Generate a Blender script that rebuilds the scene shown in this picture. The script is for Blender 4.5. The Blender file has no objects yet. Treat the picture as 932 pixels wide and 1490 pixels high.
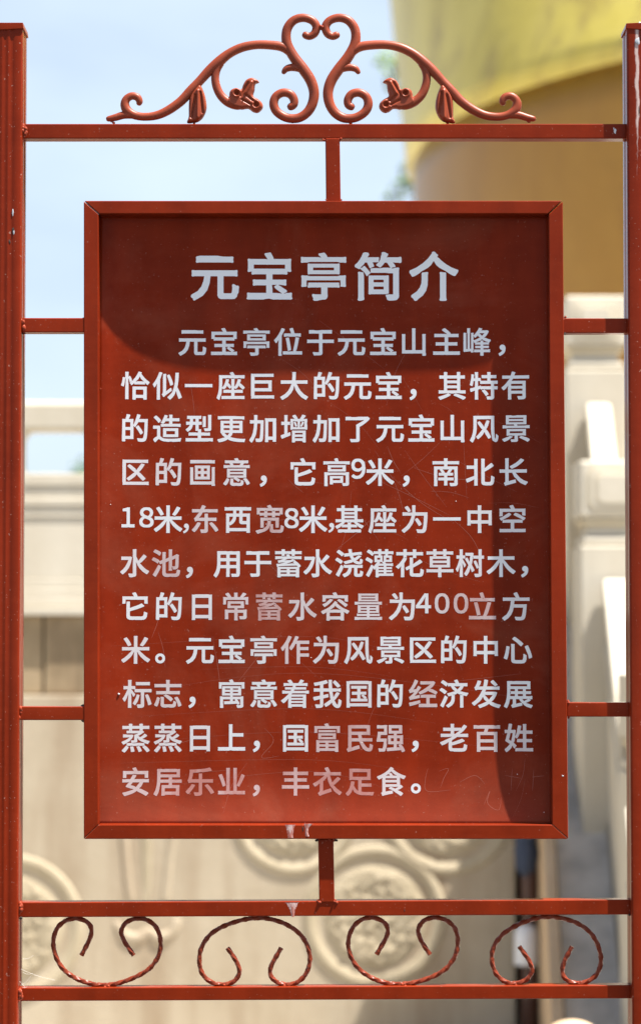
import bpy, bmesh, math, random
import numpy as np
from mathutils import Vector, Matrix
random.seed(7); rng = np.random.RandomState(7)
sc = bpy.context.scene
col = sc.collection

# ------------------------------------------------------------------ camera
CAMD, CAMZ, F = 3.45, 1.75, 3000.0            # metres in front of the sign, eye height, focal length in photo pixels
PITCH = math.atan(165 / F)
cd = bpy.data.cameras.new('camera'); cam = bpy.data.objects.new('camera', cd); col.objects.link(cam)
cam.location = (0, -CAMD, CAMZ); cam.rotation_euler = (math.radians(90) + PITCH, 0, 0)
cd.sensor_fit = 'VERTICAL'; cd.sensor_height = 36; cd.sensor_width = 24; cd.lens = F / 1490 * 36
cd.clip_start = 0.05; cd.clip_end = 3000
cd.dof.use_dof = True; cd.dof.focus_distance = CAMD + 0.02; cd.dof.aperture_fstop = 2.9
sc.camera = cam
# ------------------------------------------------------------------ light
SUN = Vector((2.45, -1.0, 6.4)).normalized()
EL = math.asin(SUN.z); AZ = math.atan2(SUN.x, SUN.y)
w = bpy.data.worlds.new('World'); sc.world = w; w.use_nodes = True
wt = w.node_tree; wt.nodes.clear()
sky = wt.nodes.new('ShaderNodeTexSky'); sky.sky_type = 'NISHITA'; sky.sun_disc = False
sky.sun_elevation = EL; sky.sun_rotation = AZ; sky.air_density = 1.0; sky.dust_density = 2.0; sky.ozone_density = 1.0; sky.altitude = 50
bg = wt.nodes.new('ShaderNodeBackground'); bg.inputs[1].default_value = 0.05
wo = wt.nodes.new('ShaderNodeOutputWorld')
tc = wt.nodes.new('ShaderNodeTexCoord'); mp = wt.nodes.new('ShaderNodeMapping'); mp.inputs['Scale'].default_value = (3, 3, 9)
ns = wt.nodes.new('ShaderNodeTexNoise'); ns.inputs['Scale'].default_value = 1.6; ns.inputs['Detail'].default_value = 6
cr = wt.nodes.new('ShaderNodeValToRGB'); cr.color_ramp.elements[0].position = .40; cr.color_ramp.elements[1].position = .72
mx = wt.nodes.new('ShaderNodeMix'); mx.data_type = 'RGBA'
mul = wt.nodes.new('ShaderNodeMath'); mul.operation = 'MULTIPLY_ADD'; mul.inputs[1].default_value = .22; mul.inputs[2].default_value = .48
wt.links.new(tc.outputs['Generated'], mp.inputs[0]); wt.links.new(mp.outputs[0], ns.inputs['Vector'])
wt.links.new(ns.outputs[0], cr.inputs[0]); wt.links.new(cr.outputs[0], mul.inputs[0]); 
sep = wt.nodes.new('ShaderNodeSeparateXYZ'); wt.links.new(tc.outputs['Generated'], sep.inputs[0])   # haze is thick near the horizon, thin overhead
hz = wt.nodes.new('ShaderNodeMapRange'); hz.interpolation_type = 'SMOOTHSTEP'; hz.inputs[1].default_value = .15; hz.inputs[2].default_value = .8; hz.inputs[3].default_value = 1.0; hz.inputs[4].default_value = .0
wt.links.new(sep.outputs[2], hz.inputs[0]); hm = wt.nodes.new('ShaderNodeMath'); hm.operation = 'MULTIPLY'
wt.links.new(mul.outputs[0], hm.inputs[0]); wt.links.new(hz.outputs[0], hm.inputs[1]); wt.links.new(hm.outputs[0], mx.inputs[0])
wt.links.new(sky.outputs[0], mx.inputs[6]); mx.inputs[7].default_value = (6.8, 7.9, 9.1, 1)
wt.links.new(mx.outputs[2], bg.inputs[0]); wt.links.new(bg.outputs[0], wo.inputs[0])
sd_ = bpy.data.lights.new('sun', 'SUN'); sd_.energy = 5.0; sd_.angle = math.radians(.53); sd_.color = (1, .955, .88)
so = bpy.data.objects.new('sun', sd_); col.objects.link(so); so.location = SUN * 30
so.rotation_euler = SUN.to_track_quat('Z', 'Y').to_euler()
sc.view_settings.view_transform = 'Standard'; sc.view_settings.look = 'None'; sc.view_settings.gamma = 1
sc.view_settings.exposure = 1.6
sc.render.engine = 'CYCLES'; sc.cycles.max_bounces = 8; sc.cycles.diffuse_bounces = 4

# ------------------------------------------------------------------ geometry helpers
ct, st = math.cos(PITCH), math.sin(PITCH)
def P(px, py, D=CAMD):
    """point of the place that stands D metres in front of the camera position, seen at photo pixel px,py"""
    x = px - 466; u = 745 - py
    y = F * ct - u * st; z = F * st + u * ct
    k = D / y
    return Vector((x * k, D - CAMD, z * k + CAMZ))
def tag(o, label=None, cat=None, group=None, kind=None):
    if label: o['label'] = label
    if cat: o['category'] = cat
    if group: o['group'] = group
    if kind: o['kind'] = kind
    return o
def empty(name, loc):
    o = bpy.data.objects.new(name, None); col.objects.link(o); o.location = loc; o.empty_display_size = .1
    return o
ORG = {}
def mk(name, me, mat, parent=None, smooth=False):
    o = bpy.data.objects.new(name, me); col.objects.link(o)
    if mat: me.materials.append(mat)
    if parent is not None:
        o.parent = parent
        off = wloc(parent)
        me.transform(Matrix.Translation(-off))
    if smooth:
        me.polygons.foreach_set('use_smooth', [True] * len(me.polygons))
    return o
def wloc(o):
    v = Vector(o.location)
    while o.parent: o = o.parent; v += Vector(o.location)
    return v
def from_bm(bm, name):
    me = bpy.data.meshes.new(name); bmesh.ops.recalc_face_normals(bm, faces=bm.faces); bm.to_mesh(me); bm.free(); return me
def bevel(bm, r, seg=2, ang=30):
    if r <= 0: return
    es = [e for e in bm.edges if len(e.link_faces) == 2 and e.calc_face_angle(0) > math.radians(ang)]
    bmesh.ops.bevel(bm, geom=es, offset=r, segments=seg, affect='EDGES', profile=.5, clamp_overlap=True)
def add_prism(bm, q, depth):
    """q: four world corners of the front, extruded along +Y"""
    f = [bm.verts.new(p) for p in q]; b = [bm.verts.new(p + Vector((0, depth, 0))) for p in q]
    bm.faces.new(f); bm.faces.new(b[::-1]); n = len(q)
    for i in range(n):
        bm.faces.new((f[i], b[i], b[(i + 1) % n], f[(i + 1) % n]))
def prism(name, q, depth, mat, parent, r=.0016, seg=2, smooth=True):
    bm = bmesh.new(); add_prism(bm, q, depth); bmesh.ops.recalc_face_normals(bm, faces=bm.faces); bevel(bm, r, seg)
    o = mk(name, from_bm(bm, name), mat, parent)
    if smooth and r > 0: shade(o)
    return o
def shade(o, ang=40):
    me = o.data
    me.polygons.foreach_set('use_smooth', [True] * len(me.polygons))
    try: me.set_sharp_from_angle(angle=math.radians(ang))
    except Exception: pass
    wn = o.modifiers.new('weighted', 'WEIGHTED_NORMAL'); wn.keep_sharp = True; wn.weight = 90
def quad(x0, y0, x1, y1, Y, dx0=0, dx1=0, dy1=0):
    D = CAMD + Y
    return [P(x0, y0, D), P(x1, y0 + dy1, D), P(x1 + dx1, y1 + dy1, D), P(x0 + dx0, y1, D)]
def box(name, x0, x1, y0, y1, z0, z1, mat, parent, r=0, seg=2):
    q = [Vector((x0, y0, z1)), Vector((x1, y0, z1)), Vector((x1, y0, z0)), Vector((x0, y0, z0))]
    return prism(name, q, y1 - y0, mat, parent, r, seg)
def catmull(pts, n=6, closed=False):
    out = []; N = len(pts)
    a = [np.array(p, float) for p in pts]
    rngi = range(N if closed else N - 1)
    for i in rngi:
        if closed: p0, p1, p2, p3 = a[(i - 1) % N], a[i], a[(i + 1) % N], a[(i + 2) % N]
        else: p0, p1, p2, p3 = a[max(i - 1, 0)], a[i], a[i + 1], a[min(i + 2, N - 1)]
        for k in range(n):
            t = k / n
            out.append(.5 * ((2 * p1) + (-p0 + p2) * t + (2 * p0 - 5 * p1 + 4 * p2 - p3) * t * t + (-p0 + 3 * p1 - 3 * p2 + p3) * t ** 3))
    if not closed: out.append(a[-1])
    return out
def resample(pts, step):
    pts = [np.array(p, float) for p in pts]; d = [0]
    for a, b in zip(pts, pts[1:]): d.append(d[-1] + np.linalg.norm((b - a)[:2]))
    n = max(3, int(d[-1] / step)); A = np.array(pts); ts = np.linspace(0, d[-1], n + 1)
    return [np.array([np.interp(t, d, A[:, c]) for c in range(A.shape[1])]) for t in ts]
def sweep_bm(bm, pts, D, nseg=10, step=2.2, yflat=.85, square=False, pitch=48.0, jitter=0):
    """pts: (px,py,radius_px) traced in the plane at distance D; sweeps a round or twisted square bar"""
    pp = resample(catmull(pts, 8), step)
    W = [P(p[0], p[1], D) for p in pp]; s = D / F
    rings = []; dist = 0
    for i, p in enumerate(W):
        t = (W[min(i + 1, len(W) - 1)] - W[max(i - 1, 0)]).normalized()
        n = Vector((-t.z, 0, t.x)); b = Vector((0, 1, 0)); r = pp[i][2] * s * (1.07 if not square else 1)
        if i: dist += np.linalg.norm(pp[i][:2] - pp[i - 1][:2])
        ring = []
        if square:
            a0 = dist / pitch * 2 * math.pi
            m = 8
            for k in range(m):
                a = a0 + k * 2 * math.pi / m
                rr = r * (1.07 if k % 2 == 0 else .99) * (1 + jitter * math.sin(i * 1.7 + 3 * math.sin(i * .37)))
                ring.append(bm.verts.new(p + n * math.cos(a) * rr + b * math.sin(a) * rr))
        else:
            for k in range(nseg):
                a = k * 2 * math.pi / nseg
                ring.append(bm.verts.new(p + n * math.cos(a) * r + b * math.sin(a) * r * yflat))
        rings.append(ring)
    m = len(rings[0])
    for a, b in zip(rings, rings[1:]):
        for k in range(m): bm.faces.new((a[k], a[(k + 1) % m], b[(k + 1) % m], b[k]))
    for ring, sg, q, t in ((rings[0], -1, W[0], W[1] - W[0]), (rings[-1], 1, W[-1], W[-1] - W[-2])):
        t = t.normalized(); cen = sum((v.co for v in ring), Vector()) / m
        r = (ring[0].co - cen).length
        prev = ring
        if not square:
            for fr, ad in ((.8, .5), (.45, .8)):
                nr = [bm.verts.new(cen + (v.co - cen) * fr + t * sg * r * ad) for v in ring]
                for k in range(m): bm.faces.new((prev[k], prev[(k + 1) % m], nr[(k + 1) % m], nr[k]))
                prev = nr
        bm.faces.new(prev)

# signed distance meshing (letters, cast leaves and flowers)
def sdf_grid(segs, X, Y):
    """segs (n,4); returns signed distance (inside positive) on the nodes"""
    px = X.ravel()[:, None]; py = Y.ravel()[:, None]
    x1, y1, x2, y2 = [segs[:, i][None, :] for i in range(4)]
    dx = x2 - x1; dy = y2 - y1; L = dx * dx + dy * dy + 1e-14
    t = np.clip(((px - x1) * dx + (py - y1) * dy) / L, 0, 1)
    d = np.sqrt(((px - x1 - t * dx) ** 2 + (py - y1 - t * dy) ** 2).min(axis=1))
    cond = ((y1 <= py) != (y2 <= py))
    xi = x1 + (py - y1) * dx / np.where(dy == 0, 1e-12, dy)
    ins = (np.logical_and(cond, px < xi).sum(axis=1) % 2) == 1
    return np.where(ins, d, -d).reshape(X.shape)
def march(S, xs, ys):
    """marching squares; returns vertex list [(x,y,s)], faces"""
    verts = []; idx = {}; faces = []
    def node(i, j):
        k = (i, j)
        if k not in idx: idx[k] = len(verts); verts.append((xs[j], ys[i], S[i, j]))
        return idx[k]
    def edge(i0, j0, i1, j1):
        if (i0, j0) > (i1, j1): i0, j0, i1, j1 = i1, j1, i0, j0
        k = (i0, j0, i1, j1)
        if k not in idx:
            a, b = S[i0, j0], S[i1, j1]; t = a / (a - b); t = min(max(t, .02), .98)
            idx[k] = len(verts)
            verts.append((xs[j0] + (xs[j1] - xs[j0]) * t, ys[i0] + (ys[i1] - ys[i0]) * t, 0.0))
        return idx[k]
    pos = S > 0
    c = pos[:-1, :-1].astype(int) + pos[:-1, 1:] + pos[1:, 1:] + pos[1:, :-1]
    for i, j in zip(*np.nonzero(c)):
        cs = ((i, j), (i, j + 1), (i + 1, j + 1), (i + 1, j)); poly = []
        for k in range(4):
            a = cs[k]; b = cs[(k + 1) % 4]
            if pos[a]: poly.append(node(*a))
            if pos[a] != pos[b]: poly.append(edge(*a, *b))
        if len(poly) > 2: faces.append(poly)
    return verts, faces

# ------------------------------------------------------------------ materials
class MT:
    def __init__(s, name):
        s.m = bpy.data.materials.new(name); s.m.use_nodes = True; s.t = s.m.node_tree
        s.b = s.t.nodes['Principled BSDF']; s.tc = s.t.nodes.new('ShaderNodeTexCoord')
    def n(s, typ, **kw):
        nd = s.t.nodes.new(typ)
        for k, v in kw.items(): setattr(nd, k, v)
        return nd
    def l(s, a, b): s.t.links.new(a, b)
    def noise(s, scale, detail=4, rough=.5, sc=(1, 1, 1), dist=0, co='Object'):
        mp = s.n('ShaderNodeMapping'); mp.inputs['Scale'].default_value = sc
        s.l(s.tc.outputs[co], mp.inputs[0]); nn = s.n('ShaderNodeTexNoise')
        nn.inputs['Scale'].default_value = scale; nn.inputs['Detail'].default_value = detail
        nn.inputs['Roughness'].default_value = rough; nn.inputs['Distortion'].default_value = dist
        s.l(mp.outputs[0], nn.inputs['Vector']); return nn.outputs[0]
    def ramp(s, v, a, b, ca=(0, 0, 0, 1), cb=(1, 1, 1, 1)):
        r = s.n('ShaderNodeValToRGB'); e = r.color_ramp.elements
        e[0].position = a; e[1].position = b; e[0].color = ca; e[1].color = cb
        s.l(v, r.inputs[0]); return r.outputs[0]
    def mix(s, f, a, b):
        m = s.n('ShaderNodeMix', data_type='RGBA')
        for v, i in ((f, 0), (a, 6), (b, 7)):
            if hasattr(v, 'is_linked'): s.l(v, m.inputs[i])
            elif i == 0: m.inputs[0].default_value = v
            else: m.inputs[i].default_value = (*v, 1) if len(v) == 3 else v
        return m.outputs[2]
    def math(s, op, a, b=0.0):
        m = s.n('ShaderNodeMath', operation=op)
        for v, i in ((a, 0), (b, 1)):
            if hasattr(v, 'is_linked'): s.l(v, m.inputs[i])
            else: m.inputs[i].default_value = v
        return m.outputs[0]
    def bump(s, h, st=.3, dist=.002):
        b = s.n('ShaderNodeBump'); b.inputs['Strength'].default_value = st; b.inputs['Distance'].default_value = dist
        s.l(h, b.inputs['Height']); s.l(b.outputs[0], s.b.inputs['Normal'])
    def col(s, v):
        if hasattr(v, 'is_linked'): s.l(v, s.b.inputs['Base Color'])
        else: s.b.inputs['Base Color'].default_value = (*v, 1)
        return s
    def set(s, **kw):
        for k, v in kw.items(): s.b.inputs[k.replace('_', ' ')].default_value = v
        return s

RED = (.182, .0178, .0042)
def red_paint(name, c=RED, rough=.36, specks=.6, coat=.7, spec=.06, scratch=False, stain=None):
    m = MT(name)
    v = m.ramp(m.noise(9, 5, .6, sc=(1.6, 1, .5)), .32, .7)
    base = m.mix(v, tuple(x * .78 for x in c), tuple(x * 1.14 for x in c))
    drift = m.ramp(m.noise(60, 3, .6, sc=(.25, 1, 1)), .45, .75)
    base = m.mix(m.math('MULTIPLY', drift, .18), base, (c[0] * 1.3 + .02, c[1] * 1.5 + .008, c[2] * 1.6 + .005))
    sp = m.ramp(m.noise(230, 2, .6), .69, .73)
    base = m.mix(m.math('MULTIPLY', sp, specks), base, (.45, .28, .22))
    if scratch:
        dust = m.ramp(m.noise(3.2, 6, .65, dist=.8), .48, .8)
        base = m.mix(m.math('MULTIPLY', dust, .15), base, (.50, .24, .15))
        sz = m.n('ShaderNodeSeparateXYZ'); m.l(m.tc.outputs['Object'], sz.inputs[0])   # pale gloss reflection along the bottom ledge, painted into the colour
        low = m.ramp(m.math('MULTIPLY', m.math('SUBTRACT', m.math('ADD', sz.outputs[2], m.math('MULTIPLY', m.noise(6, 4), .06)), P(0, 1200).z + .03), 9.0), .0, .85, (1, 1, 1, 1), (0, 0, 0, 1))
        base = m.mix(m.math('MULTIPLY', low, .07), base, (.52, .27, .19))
    if stain is not None:
        # peeled, chalky paint in a ragged vertical streak
        sx = m.n('ShaderNodeSeparateXYZ'); m.l(m.tc.outputs['Object'], sx.inputs[0])
        dd = m.math('ABSOLUTE', m.math('SUBTRACT', m.math('ADD', sx.outputs[0], m.math('MULTIPLY', m.noise(14, 5), .016)), stain + .008))
        zf = m.ramp(m.math('SUBTRACT', sx.outputs[2], P(0, 420).z), .0, .32)
        near = m.ramp(dd, .0, .010, (1, 1, 1, 1), (0, 0, 0, 1))
        pat = m.ramp(m.math('MULTIPLY', m.math('MULTIPLY', m.noise(50, 6, .7, sc=(1, 1, .16)), near), zf), .30, .42)
        base = m.mix(m.math('MULTIPLY', pat, .75), base, (.62, .50, .46))
    m.col(base).set(Roughness=rough, Coat_Weight=coat, Coat_Roughness=.12, Coat_IOR=1.12, Specular_IOR_Level=spec)
    m.bump(m.noise(140, 3, .6), .12, .0012)
    return m.m
M_rail = red_paint('red_rail_paint', c=(.196, .0182, .0032), spec=.07, specks=.4)
M_post = red_paint('red_post_paint', rough=.3, coat=.8)
M_postR = red_paint('weathered_post_paint', rough=.35, coat=.8, stain=P(926, 100).x)
M_orn = red_paint('cast_iron_paint', c=(.25, .046, .019), rough=.4, specks=.25, coat=.06, spec=.22)
M_bar = red_paint('twisted_bar_paint', c=(.16, .026, .010), rough=.38, specks=.3, coat=.3, spec=.18)
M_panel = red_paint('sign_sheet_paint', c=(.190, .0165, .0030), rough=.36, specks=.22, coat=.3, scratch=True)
M_weld = red_paint('weld_paint', c=(.26, .045, .022), rough=.3, specks=.5, coat=.3)
def letter_mat():
    m = MT('silver_white_lettering')
    at = m.n('ShaderNodeAttribute', attribute_type='OBJECT', attribute_name='wear')
    wr = at.outputs['Fac']
    pat = m.math('ADD', m.math('MULTIPLY', m.noise(26, 5, .6, sc=(1, 1, .55)), 1.1), -.55)
    f = m.math('ADD', wr, m.math('MULTIPLY', pat, m.math('ADD', m.math('MULTIPLY', wr, 1.3), .10)))
    cl = m.n('ShaderNodeClamp'); m.l(m.math('MULTIPLY', f, 1.3), cl.inputs[0]); cl.inputs[2].default_value = .85
    fl = m.ramp(m.noise(210, 3, .7), .60, .70)
    f2 = m.math('MAXIMUM', cl.outputs[0], m.math('MULTIPLY', fl, m.math('MULTIPLY', cl.outputs[0], 1.1)))
    m.col(m.mix(f2, (.76, .75, .76), (.33, .062, .034)))
    m.l(m.math('SUBTRACT', .66, m.math('MULTIPLY', f2, .5)), m.b.inputs['Metallic'])
    m.set(Roughness=.42); return m.m
M_letter = letter_mat()
def stone(name, c1, c2, c3=None, scale=3, streak=.3, rough=.75, bump=.3, sc=(1, 1, 1)):
    m = MT(name); a = m.ramp(m.noise(scale, 6, .6, sc=sc), .3, .72)
    b = m.mix(a, c1, c2)
    if c3:
        s_ = m.ramp(m.noise(scale * 1.6, 6, .65, sc=(1, 1, .12)), .46, .70)
        b = m.mix(m.math('MULTIPLY', s_, streak), b, c3)
    g = m.ramp(m.noise(scale * 30, 3, .7), .3, .8)
    b = m.mix(m.math('MULTIPLY', g, .12), b, tuple(x * .6 for x in c1))
    m.col(b).set(Roughness=rough); m.bump(m.noise(scale * 14, 5, .65), bump, .006); return m.m
M_marble = stone('white_marble', (.50, .45, .355), (.58, .53, .435), (.40, .33, .23), 2.4, .35, bump=.15)
M_marble2 = stone('stained_marble', (.50, .42, .28), (.56, .49, .36), (.42, .33, .20), 4, .3, bump=.15)
M_wall = stone('weathered_limestone', (.39, .32, .225), (.49, .42, .315), (.25, .17, .10), 2.2, .75)
M_relief = stone('carved_limestone', (.38, .315, .21), (.46, .39, .275), (.25, .19, .11), 5, .3, bump=.6)
M_band = stone('brown_stone', (.23, .165, .09), (.37, .28, .17), (.12, .075, .04), 5, .6)
M_cheek = stone('tan_stone', (.46, .32, .19), (.56, .41, .26), (.32, .22, .13), 3, .4)
M_ramp = stone('grey_granite', (.42, .385, .34), (.62, .57, .50), (.20, .18, .155), 6, .4)
M_gap_shade = stone('gap_shade', (.03, .025, .02), (.06, .05, .04), None, 4)
M_ground = stone('ground_paving', (.32, .29, .24), (.40, .36, .30), (.26, .23, .18), .8, .3)
M_front_dark = stone('front_dark', (.035, .035, .034), (.06, .058, .055), None, 2, rough=.9)  # dark tone for the added sheet that dims ground bounce
def gold(name, c1, c2, c3, streak):
    m = MT(name)
    a = m.ramp(m.noise(1.1, 6, .65, sc=(1, 1, .45)), .3, .7)
    b = m.mix(a, c1, c2)
    s_ = m.ramp(m.noise(3.2, 7, .75, sc=(1, 1, .4), dist=.6), .50, .68)
    b = m.mix(m.math('MULTIPLY', s_, streak), b, c3)
    m.col(b).set(Roughness=.5, Metallic=.1, Specular_IOR_Level=.3, Coat_Weight=.5, Coat_IOR=1.25, Coat_Roughness=.3); m.bump(m.noise(8, 4), .25, .02); return m.m
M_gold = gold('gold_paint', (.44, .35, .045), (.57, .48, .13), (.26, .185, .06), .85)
M_gold_shade = gold('shaded_gold_paint', (.24, .118, .014), (.29, .155, .025), (.21, .105, .02), .4)  # darker, browner gold: the lower bowl's shade is put into its colour
def plain(name, c, rough=.6, **k):
    m = MT(name); v = m.noise(30, 4); m.col(m.mix(m.math('MULTIPLY', v, .5), c, tuple(x * .7 for x in c))).set(Roughness=rough, **k); return m.m
M_leaf = plain('leaf_green', (.15, .24, .05), .5)
M_leaf2 = plain('leaf_blue_green', (.06, .12, .07), .6)
M_bark = plain('bark', (.14, .10, .07), .9)
M_drop = plain('bird_dropping', (.80, .76, .74), .5)
M_rust = plain('bare_rust', (.03, .018, .012), .8)
M_chip = plain('bare_zinc', (.55, .56, .58), .4, Metallic=.3)
M_cloth = plain('navy_cloth', (.045, .06, .10), .9)
M_pole = plain('brown_pole', (.07, .028, .018), .5)
M_white = plain('white_plastic', (.78, .79, .82), .4)

# ------------------------------------------------------------------ the ground
def sheet(name, x0, x1, y0, y1, z, mat, n=1):
    me = bpy.data.meshes.new(name); me.from_pydata([(x0, y0, z), (x1, y0, z), (x1, y1, z), (x0, y1, z)], [], [(0, 1, 2, 3)])
    return mk(name, me, mat)
tag(sheet('ground', -900, 900, -900, 1500, 0, M_ground), kind='structure')
tag(sheet('dark_front_sheet', -60, 60, -45, -.25, .004, M_front_dark), kind='structure')  # unseen dark sheet added to cut ground light reaching the sign

# ------------------------------------------------------------------ the sign
S = CAMD / F
sign = empty('information_sign', (0, 0.03, 0))
tag(sign, 'dark red metal information board with silver Chinese lettering hung between two posts', 'sign')
YR = .0165          # face of rails and struts behind the face of the posts
YF = .004           # face of the panel frame

def post(name, xt, xb, wpx, grooves, mat):
    """fluted rectangular tube; xt/xb: left edge at photo row 38 / 1490"""
    a = P(xt, 38); b = P(xb, 1490); wdt = wpx * S; dep = .055
    prof = []
    def face(p0, p1, nrm, gr):
        p0 = np.array(p0); p1 = np.array(p1); nrm = np.array(nrm); L = np.linalg.norm(p1 - p0); r = .003 / L
        prof.append(p0 + (p1 - p0) * r)
        for (u, wd, dp) in gr:
            for du, k in ((-wd, 0), (-wd * .45, 1), (wd * .45, 1), (wd, 0)):
                prof.append(p0 + (p1 - p0) * (u + du / L) - nrm * dp * k)
        prof.append(p0 + (p1 - p0) * (1 - r))
    face((0, 0), (wdt, 0), (0, -1), grooves)
    face((wdt, 0), (wdt, dep), (1, 0), [(.5, .007, .0012)])
    face((wdt, dep), (0, dep), (0, 1), [])
    face((0, dep), (0, 0), (-1, 0), [(.5, .010, .0016)])
    bm = bmesh.new(); rings = []
    zt, zb = a.z, b.z
    for k in range(25):
        t = k / 24
        z = zt * (1 - t) + 0.0 * t
        x = a.x + (b.x - a.x) * (zt - z) / (zt - zb)
        wob = .0005 * math.sin(z * 9 + xt)
        rings.append([bm.verts.new((x + p[0], p[1] + wob, z)) for p in prof])
    m = len(prof)
    for r0, r1 in zip(rings, rings[1:]):
        for k in range(m): bm.faces.new((r0[k], r0[(k + 1) % m], r1[(k + 1) % m], r1[k]))
    bm.faces.new(rings[0]); bm.faces.new(rings[-1])
    o = mk(name, from_bm(bm, name), mat, sign); shade(o, 60); return o
pL = post('post', -29, -38, 63, [(.42, .006, .0013), (.60, .004, .0009), (.76, .005, .0012)], M_post)
pR = post('post', 911, 919, 63, [(.34, .006, .0016), (.62, .006, .0012)], M_postR)
# caps pressed over the tube tops
for x0, x1 in ((-31, 35), (909, 976)):
    q = [P(x0 + 1, 34), P(x0 + 20, 33), P(x0 + 38, 29 if x0 > 0 else 33), P(x1 - 1, 33), P(x1, 42), P(x0 + 30, 44), P(x0, 42)]
    q = [v + Vector((0, -.0016, 0)) for v in q]
    o = prism('post_cap', q, .0585, M_rail, pL if x0 < 0 else pR, .0012)
# bare rust hole and chips
def blob(name, px, py, rx, ry, Y, mat, parent, th=.0006, n=11, irr=.3):
    """small irregular flat-domed patch lying on a face"""
    bm = bmesh.new(); D = CAMD + Y; c = P(px, py, D) + Vector((0, -th, 0)); cv = bm.verts.new(c); ring = []; base = []
    for k in range(n):
        a = 2 * math.pi * k / n; j = 1 + irr * (random.random() - .5) * 2
        ring.append(bm.verts.new(P(px + rx * .8 * j * math.cos(a), py + ry * .8 * j * math.sin(a), D) + Vector((0, -th * .7, 0))))
        base.append(bm.verts.new(P(px + rx * j * math.cos(a), py + ry * j * math.sin(a), D) + Vector((0, .0002, 0))))
    for k in range(n):
        bm.faces.new((cv, ring[k], ring[(k + 1) % n])); bm.faces.new((ring[k], base[k], base[(k + 1) % n], ring[(k + 1) % n]))
    o = mk(name, from_bm(bm, name), mat, parent); shade(o, 70); return o
blob('rust_hole', 928, 161, 2.2, 9, 0, M_rust, pR, .0004)
for (x, y, rx, ry) in ((927, 60, 3.5, 5), (930, 35, 3, 3)): blob('chipped_paint', x, y, rx, ry, -.0012, M_chip, pR, .0004)
blob('rust_hole', 20, 336, 2.4, 5.5, 0, M_rust, pL, .0004); blob('chipped_paint', 20.5, 338, 1.2, 3, -.0004, M_chip, pL, .0004); blob('chipped_paint', 19, 309, 1.2, 5, 0, M_chip, pL, .0003)
blob('rust_hole', 14, 352, 1.4, 3, 0, M_rust, pL, .0003)

def bar(name, x0, y0, x1, y1, dyr=0, Y=YR, depth=.025, dx=(0, 0), mat=None):
    return prism(name, quad(x0, y0, x1, y1, Y, dx[0], dx[1], dyr), depth, mat or M_rail, sign, .0018, 3)
rail_top = bar('rail', 33, 180, 914, 201.5, 0)
rail_mid = bar('rail', 27, 1313, 918, 1335, -4)
rail_bot = bar('rail', 27, 1437.5, 918, 1457, -4)
stubs = [bar('side_arm', 32, 462.5, 123, 483.5, 0, YF + .001), bar('side_arm', 817, 463, 916, 484.5, 0),
         bar('side_arm', 29, 1028, 124, 1048, 0, YF + .001), bar('side_arm', 824, 1022, 918, 1043, 0)]
st_top = bar('strut', 473, 201, 494, 293, 0, YR - .0015, .024, (1, 1.5))
st_bot = bar('strut', 462.5, 1221, 485, 1313, 0, YR - .0015, .024, (1.5, 1.5))

# mitred panel frame of four tubes
fr = empty('panel_frame', (0, 0, 0)); fr.parent = sign; fr.location = (P(466, 1221).x, 0, P(466, 1221).z) 
O = [(122, 292), (818, 292), (826, 1221), (122, 1221)]; I = [(143.5, 311), (797.5, 311), (802.5, 1200), (143.5, 1200)]
def member(o0, o1, i1, i0, g0=.5, g1=.5):
    """outer edge o0-o1, inner edge i0-i1; g: gap pulled back along the mitre, px"""
    def sh(a, b, g):
        d = np.array(b, float) - np.array(a, float); d /= np.linalg.norm(d); return tuple(np.array(a) + d * g)
    a, b = sh(o0, o1, g0), sh(o1, o0, g1); c, d = sh(i1, i0, g1), sh(i0, i1, g0)
    q = [P(*p, CAMD + YF) for p in (a, b, c, d)]
    return prism('frame_bar', q, .045, M_rail, sign, .0016, 3)
bpy.data.objects.remove(fr)
f_t = member(O[0], O[1], I[1], I[0], .7, 1.0)
f_r = member(O[1], O[2], I[2], I[1], 1.0, .25)
f_b = member(O[2], O[3], I[3], I[2], .25, .15)
f_l = member(O[3], O[0], I[0], I[3], .15, .7)

# sheet: dished between the frame bars, nearer to the viewer along its edges
XL, XR = P(143.5, 700).x, P(800.5, 700).x; ZT, ZB = P(466, 311).z, P(466, 1200).z
def pdepth(x, z):
    xr = XR + (x * 0 + (z - P(466, 745).z)) * -.0045
    d = [np.clip((x - XL) / S, 0, 1e3), np.clip((xr - x) / S, 0, 1e3), np.clip((ZT - z) / S, 0, 1e3), np.clip((z - ZB) / S, 0, 1e3)]
    amp = (15, 15, 11, 13); pr = 1.0; a = 0
    for k in range(4): a = np.maximum(a, 0) + amp[k] * np.exp(-d[k] / 50) * (1 - np.minimum(a, 15) / 15 * .9)
    dep = 42 - a
    dep = dep + .35 * np.sin(x * 17 + 1.3 * np.sin(z * 9)) * np.cos(z * 13 + 1) + .18 * np.sin(x * 31 + z * 23)
    for (bx, bz, br, ba) in DENTS:
        dep = dep + ba * np.exp(-((x - bx) ** 2 + (z - bz) ** 2) / br ** 2)
    return dep * .001 + YF
DENTS = [(P(468, 705).x, P(468, 705).z, .022, -.5), (P(250, 420).x, P(250, 420).z, .03, .25), (P(175, 487).x, P(175, 487).z, .006, -.35),
         (P(600, 1050).x, P(600, 1050).z, .05, .3), (P(330, 760).x, P(330, 760).z, .04, -.3)]
nx, nz = 96, 130
xs = np.linspace(XL - .006, XR + .006, nx); zs = np.linspace(ZB - .004, ZT + .006, nz)
gx, gz = np.meshgrid(xs, zs); gy = pdepth(gx, gz)
vf = [(float(a), float(b), float(c)) for a, b, c in zip(gx.ravel(), gy.ravel(), gz.ravel())]
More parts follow.
